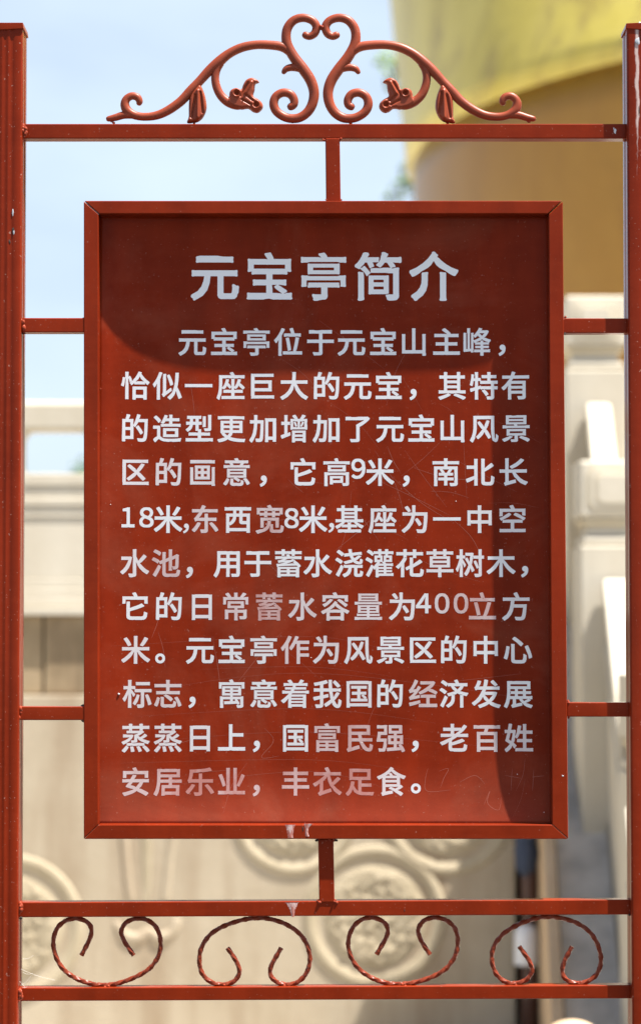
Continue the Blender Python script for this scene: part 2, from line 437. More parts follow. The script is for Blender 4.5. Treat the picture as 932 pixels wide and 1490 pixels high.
N = nx * nz; V = vf + [(a, b + .0016, c) for a, b, c in vf]; Fc = []
for i in range(nz - 1):
    for j in range(nx - 1):
        a = i * nx + j; Fc.append((a, a + 1, a + nx + 1, a + nx)); Fc.append((N + a, N + a + nx, N + a + nx + 1, N + a + 1))
rim = [j for j in range(nx)] + [i * nx + nx - 1 for i in range(1, nz)] + [(nz - 1) * nx + j for j in range(nx - 2, -1, -1)] + [i * nx for i in range(nz - 2, 0, -1)]
for a, b in zip(rim, rim[1:] + rim[:1]): Fc.append((a, N + a, N + b, b))
me = bpy.data.meshes.new('panel'); me.from_pydata(V, [], Fc); me.update()
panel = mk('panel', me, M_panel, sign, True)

# lettering
_cache = {}
def glyph_segs(ch):
    if ch in _cache: return _cache[ch]
    c = bpy.data.curves.new('glyph', 'FONT'); c.body = ch; c.resolution_u = 4; c.fill_mode = 'NONE'
    o = bpy.data.objects.new('glyph', c); col.objects.link(o)
    dg = bpy.context.evaluated_depsgraph_get(); oe = o.evaluated_get(dg); m = bpy.data.meshes.new_from_object(oe)
    v = np.array([x.co[:2] for x in m.vertices]); e = np.array([x.vertices[:] for x in m.edges])
    seg = np.hstack([v[e[:, 0]], v[e[:, 1]]])
    bpy.data.objects.remove(o); bpy.data.curves.remove(c); bpy.data.meshes.remove(m)
    _cache[ch] = seg; return seg
_gm = {}
def glyph_mesh(ch, bold, n):
    k = (ch, bold, n)
    if k not in _gm:
        seg = glyph_segs(ch); lo = np.minimum(seg[:, :2].min(0), seg[:, 2:].min(0)); hi = np.maximum(seg[:, :2].max(0), seg[:, 2:].max(0))
        pad = bold + .01; h = 1.0 / n
        gxs = np.arange(lo[0] - pad, hi[0] + pad + h, h); gys = np.arange(lo[1] - pad, hi[1] + pad + h, h)
        X, Y = np.meshgrid(gxs, gys); Sd = sdf_grid(seg, X, Y)
        # narrow counters keep their gap: the stroke grows less where the space beside it is tight
        out = np.maximum(-Sd, 0); r = max(1, int(round(.045 * n))); mxf = out.copy()
        for ax in (0, 1):
            acc = mxf.copy()
            for sft in range(1, r + 1):
                for sg in (-1, 1):
                    rl = np.roll(mxf, sft * sg, axis=ax); acc = np.maximum(acc, rl)
            mxf = acc
        Sd = Sd + np.minimum(bold, (.34 if bold > .03 else .33) * mxf)
        _gm[k] = (*march(Sd, gxs, gys), lo, hi)
    return _gm[k]
def put(ch, px, py, size, bold=.021, n=70, wear=0.0, sx=1.0, bbox=False, sy=1.0, rot=0):
    vs, fs, lo, hi = glyph_mesh(ch, bold, n)
    A = np.array(vs); cx = (lo[0] + hi[0]) / 2
    cy = (lo[1] + hi[1]) / 2 if bbox else .38 
    u = (A[:, 0] - cx) * size * sx; v = (A[:, 1] - cy) * size * sy
    D = CAMD + .045; s = D / F; c = P(px, py, D)
    wx = c.x + u * s; wz = c.z + v * s
    wy = pdepth(wx, wz) - .00014
    me = bpy.data.meshes.new('character'); me.from_pydata(list(zip(wx.tolist(), wy.tolist(), wz.tolist())), [], fs); me.update()
    if sum(p.normal.y for p in me.polygons) > 0: me.flip_normals()
    o = mk('character', me, M_letter, panel, True); o['wear'] = float(wear); return o
TITLE = zip('元宝亭简介', (312.5, 392, 470.5, 549.5, 630.5))
for ch, x in TITLE: put(ch, x, 402.5, 71.5, .042, 110)
LINES = [
 (497.5, '元宝亭位于元宝山主峰', (280, 326, 373, 419, 466, 511, 557, 601.5, 649, 693.5)),
 (561.5, '恰似一座巨大的元宝其特有', (197.5, 243.6, 289, 335.4, 382, 427.7, 475, 520, 565, 657, 703, 748.6)),
 (623.5, '的造型更加增加了元宝山风景', (197, 243.5, 290, 336.5, 382, 427.5, 474, 520, 567, 612.5, 657.5, 703.5, 749.5)),
 (687, '区的画意它高米南北长', (198, 245.5, 294.6, 344, 440.6, 489.4, 552.5, 648, 697.7, 746)),
 (755.5, '米东西宽米基座为一中空', (244.8, 298.4, 346, 392.3, 455.3, 508, 555.8, 602.7, 649.6, 697, 744.5)),
 (819.5, '水池用于蓄水浇灌花草树木', (196.5, 241.7, 329.7, 375, 419.3, 462, 507.7, 551.7, 595.8, 639.4, 683, 728)),
 (882.5, '它的日常蓄水容量为立方', (197, 246, 293.8, 342.9, 391.5, 439.8, 487.3, 535.4, 584.3, 701, 749.4)),
 (945.5, '米元宝亭作为风景区的中心', (198, 291, 337, 383.4, 429, 474, 521, 567.6, 615, 659.8, 705.8, 752.3)),
 (1009.5, '标志寓意着我国的经济发展', (200, 244.4, 337, 383.4, 429, 476, 522, 567.2, 615, 659.8, 706.6, 752.7)),
 (1073.5, '蒸蒸日上国富民强老百姓', (198, 244.4, 291, 337, 429.8, 475.7, 523, 568, 660, 707.5, 753.5)),
 (1137, '安居乐业丰衣足食', (198, 244.4, 291, 337, 429.8, 476, 523, 568.8)),
]
WEAR = {3: {1: .22, 2: .15, 3: .12, 0: .1}, 4: {1: .3, 3: .4, 2: .08, 7: .1, 9: .1, 10: .12, 6: .1}, 5: {0: .15, 1: .38, 2: .05, 9: .1, 10: .1},
        6: {2: .1, 3: .25, 4: .48, 5: .25, 6: .2, 7: .22, 8: .08, 9: .4, 10: .1}, 7: {0: .12, 4: .3, 5: .25, 6: .12, 3: .12},
        8: {0: .15, 1: .28, 6: .12, 8: .35, 5: .1}, 9: {0: .12, 1: .15, 2: .1, 5: .42, 6: .52, 7: .35, 8: .15, 9: .3, 10: .22, 4: .05},
        10: {0: .42, 1: .52, 2: .66, 3: .56, 4: .50, 5: .56, 6: .64, 7: .22}}
for li, (y, t, xx) in enumerate(LINES):
    assert len(t) == len(xx), t
    for k, (ch, x) in enumerate(zip(t, xx)):
        put(ch, x, y, 42.2, .026, 76, WEAR.get(li, {}).get(k, .03))
CM = '，'
for (x, y, wv) in ((729.5, 510, 0), (600.5, 574, 0), (383, 700, .05), (590.5, 700, 0), (275.7, 833, .1), (762, 832, 0), (279.5, 1022, 0), (373, 1086, 0), (603.5, 1086, 0), (373, 1150, .45)):
    put(CM, x, y, 43, .022, 60, wv, bbox=True)
for (x, y) in ((270.6, 769), (481.6, 768)): put(CM, x, y, 39, .012, 60, .05, bbox=True)
for (x, y, wv) in ((233.2, 958, 0), (604.3, 1147, .05)): put('。', x, y, 44, .022, 60, wv, bbox=True, sx=.95, sy=.95)
for (c, x, y, wv) in (('９', 521, 682, 0), ('１', 187, 753, 0), ('８', 213.5, 753, 0), ('８', 424, 754, .12), ('４', 615.5, 878, .03), ('０', 642.5, 878, .25), ('０', 670, 878, .38)):
    put(c, x, y, 37.5, .024, 64, wv, sx=.98 if c != '１' else .9, bbox=True, sy=1.0)

# cast iron scrollwork, traced for one side and mirrored about the middle
MX = 466.7
def mirx(p, m): return (2 * MX - p[0], *p[1:]) if m else p
YS = CAMD + YR + .012
orn = empty('scroll_ornament', (0, 0, 0)); bpy.data.objects.remove(orn)
STEM = [(444, 51, 5.2), (450, 53, 5.2), (457.5, 48.5, 5.6), (460, 38.5, 5.8), (453.5, 29.8, 5.8), (440.5, 26, 6.0), (427.5, 29.6, 6.2), (418.6, 40, 6.4), (416, 53, 6.6), (418.6, 67, 7), (428, 84, 7.4), (441.5, 101.5, 7.6), (452, 118, 7.4), (456.6, 135, 7.0), (454, 151.5, 6.8), (445.8, 164.6, 6.6), (432.7, 172, 6.4), (416.4, 171.2, 6.2), (403, 163, 6.2), (398, 152, 6.2), (401, 141, 6.0), (411, 135, 6.0), (421.8, 137, 6.0), (427.5, 145, 5.8), (427, 152.5, 5.6), (422.5, 155.5, 5.4)]
ARCH = [(428, 83, 6.4), (420, 74, 6.6), (409, 68, 6.6), (392, 65.6, 6.4), (371.5, 65.4, 6.2), (351, 69.5, 6.4), (332.8, 78.4, 6.6), (318.5, 90, 7.4), (304.3, 103, 7.0), (291, 117.5, 6.4), (277.5, 132, 6.8), (263.6, 147, 6.6), (246, 159.8, 6.4), (229, 167.6, 6.0), (211.5, 170, 5.6), (197, 168, 5.8), (186, 162, 6.6), (181.8, 152.8, 6.2), (184, 144.6, 5.6), (191.5, 139.8, 5.4), (199.6, 141.5, 5.2), (203, 147, 4.8), (202.6, 150, 4.2)]
FOOT = [(192, 167, 5.6), (180, 167.5, 5.4), (168, 171, 5.0), (158, 173, 4.0)]
TWIG = [(320, 92, 6.0), (315, 102, 5.6), (313, 114, 5.6), (315.3, 127, 5.8), (321.6, 139.5, 6.0), (332, 148.6, 6.6), (345, 152.4, 7.2), (356, 151, 6)]
THORN = [(447, 106, 6.0), (437, 99.5, 6.0), (425, 98, 5.4), (416.5, 100.3, 4.6), (412.6, 105, 3.4)]
FLOWER = [(333, 141), (334, 134), (337.5, 129.8), (344, 128), (350.8, 130), (354, 122.5), (358.5, 116), (366, 113.2), (373.5, 116), (377, 120.3), (371.5, 123), (370.3, 132), (368.5, 140), (375.5, 144.5), (381.5, 150.5), (382, 158), (376, 164), (368.5, 163.5), (361, 158.5), (351, 159.5), (338, 156), (330, 149)]
LEAF = [(283, 131), (291, 124), (297, 135), (300.3, 149), (300.3, 160), (296, 170.5), (289, 177), (280, 179), (272, 178.5), (274.5, 170), (274.6, 156), (276, 143)]
def casting(outline, m, half, holes=(), lines=(), ridge=(), name='', n=1.0):
    """cast piece with a pillowed front: outline in px, half thickness in m"""
    pts = catmull([mirx(p, m) for p in outline], 5, True); pts = np.array(pts)
    seg = np.hstack([pts, np.roll(pts, -1, axis=0)])
    xs_ = np.arange(pts[:, 0].min() - 2, pts[:, 0].max() + 2, n); ys_ = np.arange(pts[:, 1].min() - 2, pts[:, 1].max() + 2, n)
    X, Y = np.meshgrid(xs_, ys_); Sd = sdf_grid(seg, X, Y); vs, fs = march(Sd, xs_, ys_); A = np.array(vs)
    h = half * np.sqrt(np.clip(1 - (1 - np.clip(A[:, 2] / 4.0, 0, 1)) ** 2, 0, 1))
    hf = h.copy()
    for (hx, hy, hr) in holes:
        hx = 2 * MX - hx if m else hx
        r = np.hypot(A[:, 0] - hx, A[:, 1] - hy) / hr
        hf += half * (-.8 * np.exp(-(r / .65) ** 2) + .3 * np.exp(-((r - 1.25) / .35) ** 2))
    for ls, sgn in ((lines, -1), (ridge, 1)):
        for (a, b, c, d, wd) in ls:
            if m: a, c = 2 * MX - a, 2 * MX - c
            L = (c - a) ** 2 + (d - b) ** 2; t = np.clip(((A[:, 0] - a) * (c - a) + (A[:, 1] - b) * (d - b)) / L, 0, 1)
            dd = np.hypot(A[:, 0] - a - t * (c - a), A[:, 1] - b - t * (d - b))
            hf += sgn * half * .42 * np.exp(-(dd / wd) ** 2)
    hf *= np.clip(A[:, 2] / 1.0, 0, 1)
    W = [P(a, b, YS) for a, b, _ in vs]; N_ = len(vs)
    V = [(p.x, p.y - f, p.z) for p, f in zip(W, hf)] + [(p.x, p.y + f, p.z) for p, f in zip(W, h)]
    Fa = [list(f) for f in fs] + [[N_ + i for i in f[::-1]] for f in fs]
    me = bpy.data.meshes.new(name); me.from_pydata(V, [], Fa); me.update()
    bm = bmesh.new(); bm.from_mesh(me); bmesh.ops.remove_doubles(bm, verts=bm.verts, dist=1e-5); bmesh.ops.recalc_face_normals(bm, faces=bm.faces); bm.to_mesh(me); bm.free()
    return me
scr = {}
for m in (0, 1):
    bm = bmesh.new()
    for tr in (STEM, ARCH, FOOT, TWIG, THORN):
        sweep_bm(bm, [mirx(p, m) for p in tr], YS, 14, 1.8, .8)
    me = from_bm(bm, 'scroll'); o = mk('scroll', me, M_orn, sign, True); scr[m] = o
    mk('flower', casting(FLOWER, m, .0075, ((344.5, 136.5, 4.2), (372.5, 153.5, 4.2)), ((361, 122, 350, 141, 1.5), (357, 139, 371, 150, 1.3), (352, 146, 366, 154, 1.2)), ((366, 121, 357, 138, 1.6),), 'flower'), M_orn, o, True)
    mk('leaf', casting(LEAF, m, .0085, (), ((284.5, 140, 279, 172, 1.6), (292, 136, 295, 165, 1.4)), ((288.5, 134, 288, 172, 2.0),), 'leaf'), M_orn, o, True)

# twisted square bars bent into C scrolls
CS = [(118.9, 1390), (127.6, 1375), (133.2, 1361.8), (132.8, 1349), (123.7, 1339.5), (110, 1336.5), (96.7, 1340.2), (85, 1350.5), (78.8, 1365.7), (79, 1381), (85.2, 1398.5), (96.7, 1413.5), (114, 1425), (133.4, 1431.3), (147, 1433), (164.3, 1432.4), (183.6, 1427.6), (203, 1419), (218.4, 1407.6), (229.8, 1390.8), (233.6, 1373.4), (231, 1356.5), (222.2, 1344), (208.7, 1337), (195.2, 1337), (183.6, 1343), (177.2, 1355), (180, 1367.6), (186.5, 1379), (194.2, 1390)]
for x0, x1, flip, dy in ((78, 234, 0, 0), (289.5, 450.5, 1, -.5), (506.5, 666, 0, -1), (715, 873, 1, -2)):
    pts = []
    for k, (x, y) in enumerate(CS):
        u = (x - 78.8) / (233.6 - 78.8)
        yy = (1336.5 + 1433) - y if flip else y
        if flip: u = 1 - u
        j = 1.2 * math.sin(k * 1.3 + x0)
        pts.append((x0 + u * (x1 - x0) + j * .5, yy + dy + j * .25, 3.35))
    bm = bmesh.new(); sweep_bm(bm, pts, CAMD + YR + .012, step=1.6, square=True, pitch=64, jitter=.07)
    me = from_bm(bm, 'twisted_scroll'); o = mk('twisted_scroll', me, M_bar, sign); shade(o, 50)

# weld beads
def weld(px, py, rx, ry, D, parent, n=4):
    bm = bmesh.new()
    for k in range(n):
        c = P(px + random.uniform(-1, 1) * rx * .7, py + random.uniform(-1, 1) * ry * .8, D)
        r = random.uniform(.5, .8) * min(rx, ry) * S
        mt = Matrix.Translation(c + Vector((0, random.uniform(-.002, .002), 0))) @ Matrix.Diagonal((r * max(1, rx / ry * .6), r, r * max(1, ry / rx * .6), 1))
        bmesh.ops.create_icosphere(bm, subdivisions=2, radius=1, matrix=mt)
    for v in bm.verts: v.co += Vector((random.uniform(-1, 1), random.uniform(-1, 1), random.uniform(-1, 1))) * .00025
    return mk('weld', from_bm(bm, 'weld'), M_weld, parent, True)
for m in (0, 1):
    weld(mirx((426, 176), m)[0], 176.5, 6, 3.5, YS, scr[m]); weld(mirx((284, 0), m)[0], 179, 4, 2, YS, scr[m]); weld(mirx((164, 0), m)[0], 178, 4, 2.5, YS, scr[m])
weld(466.7, 40, 2.8, 5, YS - .004, scr[0], 5)
for x0, x1, flip in ((78, 234, 0), (289.5, 450.5, 1), (506.5, 666, 0), (715, 873, 1)):
    cx = (x0 + x1) / 2
    bots = [(cx, 1)] if not flip else [(cx - 45, 1), (cx + 45, 1)]
    tops = [(cx - 46, 0), (cx + 46, 0)] if not flip else [(cx, 0)]
    for x, lo in bots: weld(x, 1434.5 - (x / 918) * 3, 5, 3, CAMD + YR + .010, rail_bot, 4)
    for x, lo in tops: weld(x, 1337 - (x / 918) * 4, 7, 2.5, CAMD + YR + .012, rail_mid, 4)
for (x, y, ry) in ((34, 190, 9), (32.5, 474, 10), (28, 1038, 9), (27.5, 1323, 10), (27, 1449, 10)):
    weld(x + 1.5, y, 4.2, ry, CAMD + .008, pL, 12)
for (x, y, ry) in ((914, 202, 3), (916, 484, 3), (918, 1023, 2), (918, 1330, 3)):
    weld(x, y, 3, ry, CAMD + YR + .002, pR, 4)
for (x, y) in ((121, 464), (121, 483), (121.5, 1028), (121.5, 1047)): weld(x, y, 3.5, 2.5, CAMD + YR + .003, f_l, 3)
for (x, y) in ((821, 463), (821, 484), (827, 1022), (827, 1043)): weld(x, y, 3, 2.5, CAMD + YR + .003, f_r, 3)
for (x, y) in ((462, 1223), (487, 1223), (475, 1222.5)): weld(x, y, 5, 2.2, CAMD + YR + .0005, f_b, 4)
for (x, y) in ((463.5, 1311), (488, 1312)): weld(x, y, 3.6, 3, CAMD + YR - .0005, rail_mid, 4)
for (x, y) in ((472, 204), (494, 203)): weld(x, y, 3, 2.5, CAMD + YR + .001, rail_top, 3)
for (x, y) in ((474, 291), (495, 291)): weld(x, y, 3, 1.6, CAMD + YR + .001, f_t, 3)

# hair scratches rubbed into the sheet
M_scr = plain('scratch_mark', (.30, .075, .045), .5)
sv = []; sf = []
def scratch(pts, wpx=.28):
    pp = resample(catmull(pts, 6), 3.0); base = len(sv)
    for i, p in enumerate(pp):
        q = pp[min(i + 1, len(pp) - 1)] - pp[max(i - 1, 0)]; q = q / (np.linalg.norm(q) + 1e-9); n_ = np.array((-q[1], q[0]))
        for sg in (-1, 1):
            a_ = p + n_ * sg * wpx * (.4 + .6 * math.sin(math.pi * min(1, i / max(1, len(pp) - 1)))); c_ = P(a_[0], a_[1], CAMD + .045)
            sv.append((c_.x, float(pdepth(c_.x, c_.z)) - .00008, c_.z))
    for i in range(len(pp) - 1): sf.append((base + 2 * i, base + 2 * i + 1, base + 2 * i + 3, base + 2 * i + 2))
rs = random.Random(5)
for k in range(46):
    cx, cy = (rs.gauss(600, 70), rs.gauss(690, 60)) if k < 26 else (rs.uniform(160, 780), rs.uniform(560, 1180))
    a_ = rs.gauss(.6, .25) if k < 18 else rs.uniform(0, 3.1); L_ = rs.uniform(12, 60); bd = rs.uniform(-.15, .15) * L_
    dx_, dy_ = math.cos(a_) * L_, math.sin(a_) * L_
    pts_ = [(cx - dx_, cy - dy_), (cx + bd * math.sin(a_), cy - bd * math.cos(a_)), (cx + dx_, cy + dy_)]
    pts_ = [(min(max(x, 152), 792), min(max(y, 325), 1190)) for x, y in pts_]
    scratch(pts_, rs.uniform(.12, .30))
for k in range(7): scratch([(rs.uniform(160, 300), 940 + k * 34), (450, 925 + k * 34 + rs.uniform(-20, 20)), (rs.uniform(500, 780), 950 + k * 34)], .13)
for pl in ([(622, 1118), (618, 1135), (621, 1151), (655, 1149)], [(638, 1122), (652, 1118), (645, 1132), (640, 1146)], [(668, 1138), (690, 1128), (704, 1140)], [(703, 1170), (712, 1150), (708, 1168), (724, 1178), (728, 1160)], [(734, 1128), (757, 1132)], [(744, 1118), (742, 1150)], [(385, 1060), (398, 1078), (380, 1102), (406, 1100)], [(772, 1130), (790, 1128)], [(775, 1120), (773, 1150)]):
    scratch(pl, .3)
me = bpy.data.meshes.new('scratches'); me.from_pydata(sv, [], sf); me.update()
if sum(p.normal.y for p in me.polygons) > 0: me.flip_normals()
o = mk('scratches', me, M_scr, panel); tag(o, kind='stuff')

# bird droppings, chips, grit
def drip(pts, Y, parent, th=.0007):
    bm = bmesh.new(); D = CAMD + Y; pp = resample(catmull(pts, 5), 1.0); L = []; 
    for p in pp:
        row = []
        j = 1 + .25 * (random.random() - .5)
        for k, h in ((-1, -.0001), (-.5, .6), (0, 1), (.5, .6), (1, -.0001)):
            row.append(bm.verts.new(P(p[0] + k * p[2] * j, p[1], D) + Vector((0, -th * h, 0))))
        L.append(row)
    for a, b in zip(L, L[1:]):
        for k in range(4): bm.faces.new((a[k], a[k + 1], b[k + 1], b[k]))
    return mk('bird_dropping', from_bm(bm, 'bird_dropping'), M_drop_thin, parent, True)
def thin_drop():
    m = MT('dried_dropping'); f = m.ramp(m.noise(120, 4, .7, sc=(1, 1, .3)), .40, .62)
    m.col(m.mix(f, (.36, .10, .07), (.74, .64, .62))).set(Roughness=.4, Coat_Weight=.4); return m.m
M_drop_thin = thin_drop()
drip([(422, 1200, 7), (422, 1207, 5), (422, 1215, 4), (422.5, 1219, 4.2)], YF, f_b)
drip([(449, 1198.5, 6), (446.5, 1204, 2.5), (446, 1212, 2), (447, 1217, 2.6)], YF, f_b)
drip([(424.5, 1313.5, 10), (425, 1318, 6.5), (425.5, 1326, 3), (426, 1334, 2)], YR, rail_mid)
blob('rust_hole', 440.5, 1206, 1.0, 4, YF, M_rust, f_b, .0004)
blob('chipped_paint', 894, 190, 2.0, 4.5, YR, M_chip, rail_top, .0003)
blob('chipped_paint', 892, 187, 1.0, 2, YR, M_chip, rail_top, .0003)
blob('rust_hole', 588, 1325, .8, 2, YR, M_rust, rail_mid, .0003)
blob('chipped_paint', 818, 1129, 1.6, 1.2, YF, M_chip, f_r, .0003)
for k in range(10):
    x = random.uniform(150, 800); y = random.uniform(620, 1190)
    blob('grit', x, y, .7, .7, float(pdepth(P(x, y, CAMD + .045).x, P(x, y, CAMD + .045).z)), M_drop, panel, .0004)
c = P(173.5, 1010, CAMD + .042)
bm = bmesh.new(); bmesh.ops.create_icosphere(bm, subdivisions=2, radius=.0018, matrix=Matrix.Translation((c.x, float(pdepth(c.x, c.z)) - .0006, c.z)))
for v in bm.verts: v.co += Vector((random.uniform(-1, 1), 0, random.uniform(-1, 1))) * .0005
mk('screw_head', from_bm(bm, 'screw_head'), M_chip, panel, True)
for y in (566, 629, 885):
    weld(145.5, y, 1.6, 2.2, CAMD + .02, f_l, 2)
for (x, y, rx, ry, Y_, par) in ((121.5, 1049, 3.2, 2, YR, f_l), (121, 1026.5, 3, 1.8, YR, f_l), (461, 1222.5, 3, 2, YR - .002, f_b), (488.5, 1222.5, 3, 1.8, YR - .002, f_b), (35, 485, 2.4, 1.8, YR, pL), (821, 485.5, 2.6, 1.6, YR, f_r), (911, 204, 3, 1.8, YR, pR), (123, 463, 2.2, 1.8, YR, f_l), (31, 1336, 2.2, 2.2, YR, pL), (915, 1331, 2.4, 1.8, YR, pR)):
    blob('rust_spot', x, y, rx, ry, Y_ - .001, M_rust, par, .0008, 9, .4)
# cobweb threads at the lower left corner
bm = bmesh.new()
for k in range(7):
    x0 = random.uniform(28, 34); y0 = random.uniform(1380, 1450); x1 = x0 + random.uniform(12, 50); y1 = y0 + random.uniform(-25, 25)
    sweep_bm(bm, [(x0, y0, .10), ((x0 + x1) / 2, (y0 + y1) / 2 + 2, .10), (x1, y1, .10)], CAMD + .018, 3, 6, 1)
mk('cobweb', from_bm(bm, 'cobweb'), M_drop, pL)

# ------------------------------------------------------------------ relief wall and terrace
DW = 8.6
def X(px, D=DW): return P(px, 900, D).x
def Z(py, D=DW): return P(466, py, D).z
YW = DW - CAMD
TZ = Z(895)                               # terrace level
terr = empty('terrace', (0, YW + 2, 0)); tag(terr, kind='structure')
box('terrace_body', -6.0, X(747) - .002, YW + .30, 30, 0.0, TZ - .03, M_wall, terr)
box('terrace_body', .93, 12.0, YW + .62, 30, 0.0, TZ - .03, M_wall, terr)
box('terrace_floor', -6.0, 12.0, YW + .62, 30, TZ - .03, TZ - .002, M_marble, terr)
box('gap_backing', X(747) + .0, .928, YW + 1.1, YW + 2.0, 0.0, TZ - .032, M_gap_shade, terr)  # closes the gap; the shade inside is put into its dark colour

wall = empty('relief_wall', (0, YW, 0)); tag(wall, 'pale limestone terrace wall carved with round coin medallions behind the sign', 'wall')
box('wall_face', -6.0, X(747), YW, YW + .298, 0.0, Z(1012), M_wall, wall, .006)
# course of brown blocks
bx = [-6.0]
while bx[-1] < X(747): bx.append(bx[-1] + .78)
off = X(62) - max(b for b in bx if b < X(62))
bx = [-6.0] + [b + off for b in bx if b + off > -5.8 and b + off < X(730)] + [X(747)]
for a, b in zip(bx, bx[1:]):
    box('stone_block', a + .004, b - .004, YW + .035 + random.uniform(0, .008), YW + .296, Z(1012) + .003, TZ - .001, M_band, wall, .008)

def medallion(px, py, r):
    """raised ring, sunk gutter and rough carved coin face"""
    c = P(px, py, DW); s = DW / F; R = r * s
    nr, na = 44, 96; V = []; Fa = []
    rnd = np.random.RandomState(int(px) + 500); ph = rnd.rand(8) * 6.28
    for i in range(nr + 1):
        t = 1.30 * i / nr
        for k in range(na):
            a = 2 * math.pi * k / na
            x, z = t * R * math.cos(a), t * R * math.sin(a)
            h = 0
            h += .0052 * math.exp(-((t - 1.18) / .075) ** 2)          # outer ring
            h -= .007 * math.exp(-((t - .98) / .07) ** 2)
            if t < .9:
                e = min(1, (.9 - t) / .12)
                g = math.sin(x * 70 + ph[0] + 2 * math.sin(z * 43 + ph[1])) * math.sin(z * 62 + ph[2] + 2 * math.sin(x * 38 + ph[3])) + .6 * math.sin(x * 120 + z * 40 + ph[4]) * math.sin(z * 130 + ph[5])
                h += e * (.004 + .0036 * g + .002 * math.cos(t * 9))
            h *= 1 if t < 1.28 else 0
            V.append((c.x + x, YW - .002 - h - (.002 if t < 1.29 else -.004), c.z + z))
    for i in range(nr):
        for k in range(na): Fa.append((i * na + k, i * na + (k + 1) % na, (i + 1) * na + (k + 1) % na, (i + 1) * na + k))
    me = bpy.data.meshes.new('medallion'); me.from_pydata(V, [], Fa); me.update()
    if sum(p.normal.y for p in me.polygons) > 0: me.flip_normals()
    return mk('medallion', me, M_relief, wall, True)
for (x, y, r) in ((16, 1350, 82), (428, 1180, 72), (545, 1334, 80), (652, 1175, 76), (-190, 1250, 80), (330, 1020, 70), (560, 1030, 72)): medallion(x, y, r)
# carved hanging ribbon with rounded ends
def tube_world(pts, rad, flat, name, mat, parent, nseg=12):
    bm = bmesh.new(); sweep_bm(bm, [(x, y, r) for x, y, r in pts], rad, nseg, 3, flat)
    return mk(name, from_bm(bm, name), mat, parent, True)
D_ = DW - .004
tube_world([(185, 1120, 9), (180, 1190, 9), (183, 1250, 8), (190, 1310, 8)], D_ + .01, .45, 'carved_ribbon', M_wall, wall)
tube_world([(240, 1120, 9), (252, 1190, 9), (246, 1250, 8), (240, 1310, 8)], D_ + .01, .45, 'carved_ribbon', M_wall, wall)
tube_world([(170, 1345, 7), (182, 1362, 9), (202, 1366, 10), (216, 1356, 8), (230, 1366, 10), (250, 1358, 9), (258, 1340, 7)], D_ + .01, .5, 'carved_ribbon', M_wall, wall)
tube_world([(214, 1130, 16), (214, 1200, 15), (214, 1270, 14), (214, 1330, 12)], DW + .022, .6, 'carved_ribbon', M_relief, wall)

# level balustrade on the terrace edge
bal = empty('terrace_balustrade', (0, YW, TZ)); tag(bal, 'cream marble balustrade with open handrail along the terrace edge left of the sign', 'balustrade')
def newel(parent, cx, y0, ztop, zbase, wd):
    """square newel: carved head, moulding, neck, shaft"""
    h = wd * 1.0; x0, x1 = cx - wd / 2, cx + wd / 2; yb = y0 + wd
    o = empty('newel_post', (cx, y0 + wd / 2, zbase)); o.parent = parent; o.location = Vector((cx, y0 + wd / 2, zbase)) - wloc(parent)
    box('newel_head', x0, x1, y0, yb, ztop - h * .82, ztop, M_marble, o, .012, 3)
    box('moulding', x0 + .012, x1 - .012, y0 + .012, yb - .012, ztop - h * .93, ztop - h * .825, M_marble2, o, .012, 3)
    box('moulding', x0 + .032, x1 - .032, y0 + .032, yb - .032, ztop - h * 1.09, ztop - h * .935, M_marble, o, .006)
    box('moulding', x0 + .010, x1 - .010, y0 + .010, yb - .010, ztop - h * 1.22, ztop - h * 1.095, M_marble, o, .012, 3)
    box('shaft', x0, x1, y0, yb, zbase, ztop - h * 1.225, M_marble, o, .010)
    for fr_, dp, tm in ((.80, .003, M_marble2), (.73, .005, M_marble), (.58, .007, M_marble2), (.51, .009, M_marble)):      # carved concentric tablets on the face
        hw = wd * fr_ / 2; hz = h * .82 * fr_ / 2; zc = ztop - h * .41
        q = []
        for sx, sz in ((-1, 1), (1, 1), (1, -1), (-1, -1)):
            for k in range(4):
                a = math.atan2(sz, sx) + (k - 1.5) * -.35; rc = hw * .42
                q.append(Vector((cx + sx * (hw - rc) + rc * math.cos(a) , y0 - dp + .0, zc + sz * (hz - rc) + rc * math.sin(a))))
        prism('carved_tablet', q, dp + .01, tm, o, .002, 1)
    return o
BX = [-3.2, -1.75, X(330), X(700)]
for b in BX: newel(bal, b, YW - .01, Z(520), TZ, .25)
def bay(x0, x1):
    box('handrail', x0, x1, YW + .045, YW + .19, Z(625), Z(582), M_marble, bal, .018, 4)
    for (ya, yb_, off_, r) in ((688, 706, .012, .006), (706.5, 722, .006, .005), (722.5, 735, .011, .006), (735.5, 752, .005, .004), (752.5, 842, 0, .003), (842.5, 856, .006, .004), (856.5, 868, .014, .005), (868.5, 884, .022, .005), (884.5, 895, .045, .003)):
        box('panel_moulding' if off_ else 'panel_field', x0, x1, YW + .05 - off_, YW + .17 + off_, Z(yb_), Z(ya), M_marble, bal, r)
    n = max(1, round((x1 - x0) / .30)); 
    return n
for a, b in zip(BX, BX[1:]):
    bay(a + .127, b - .127)
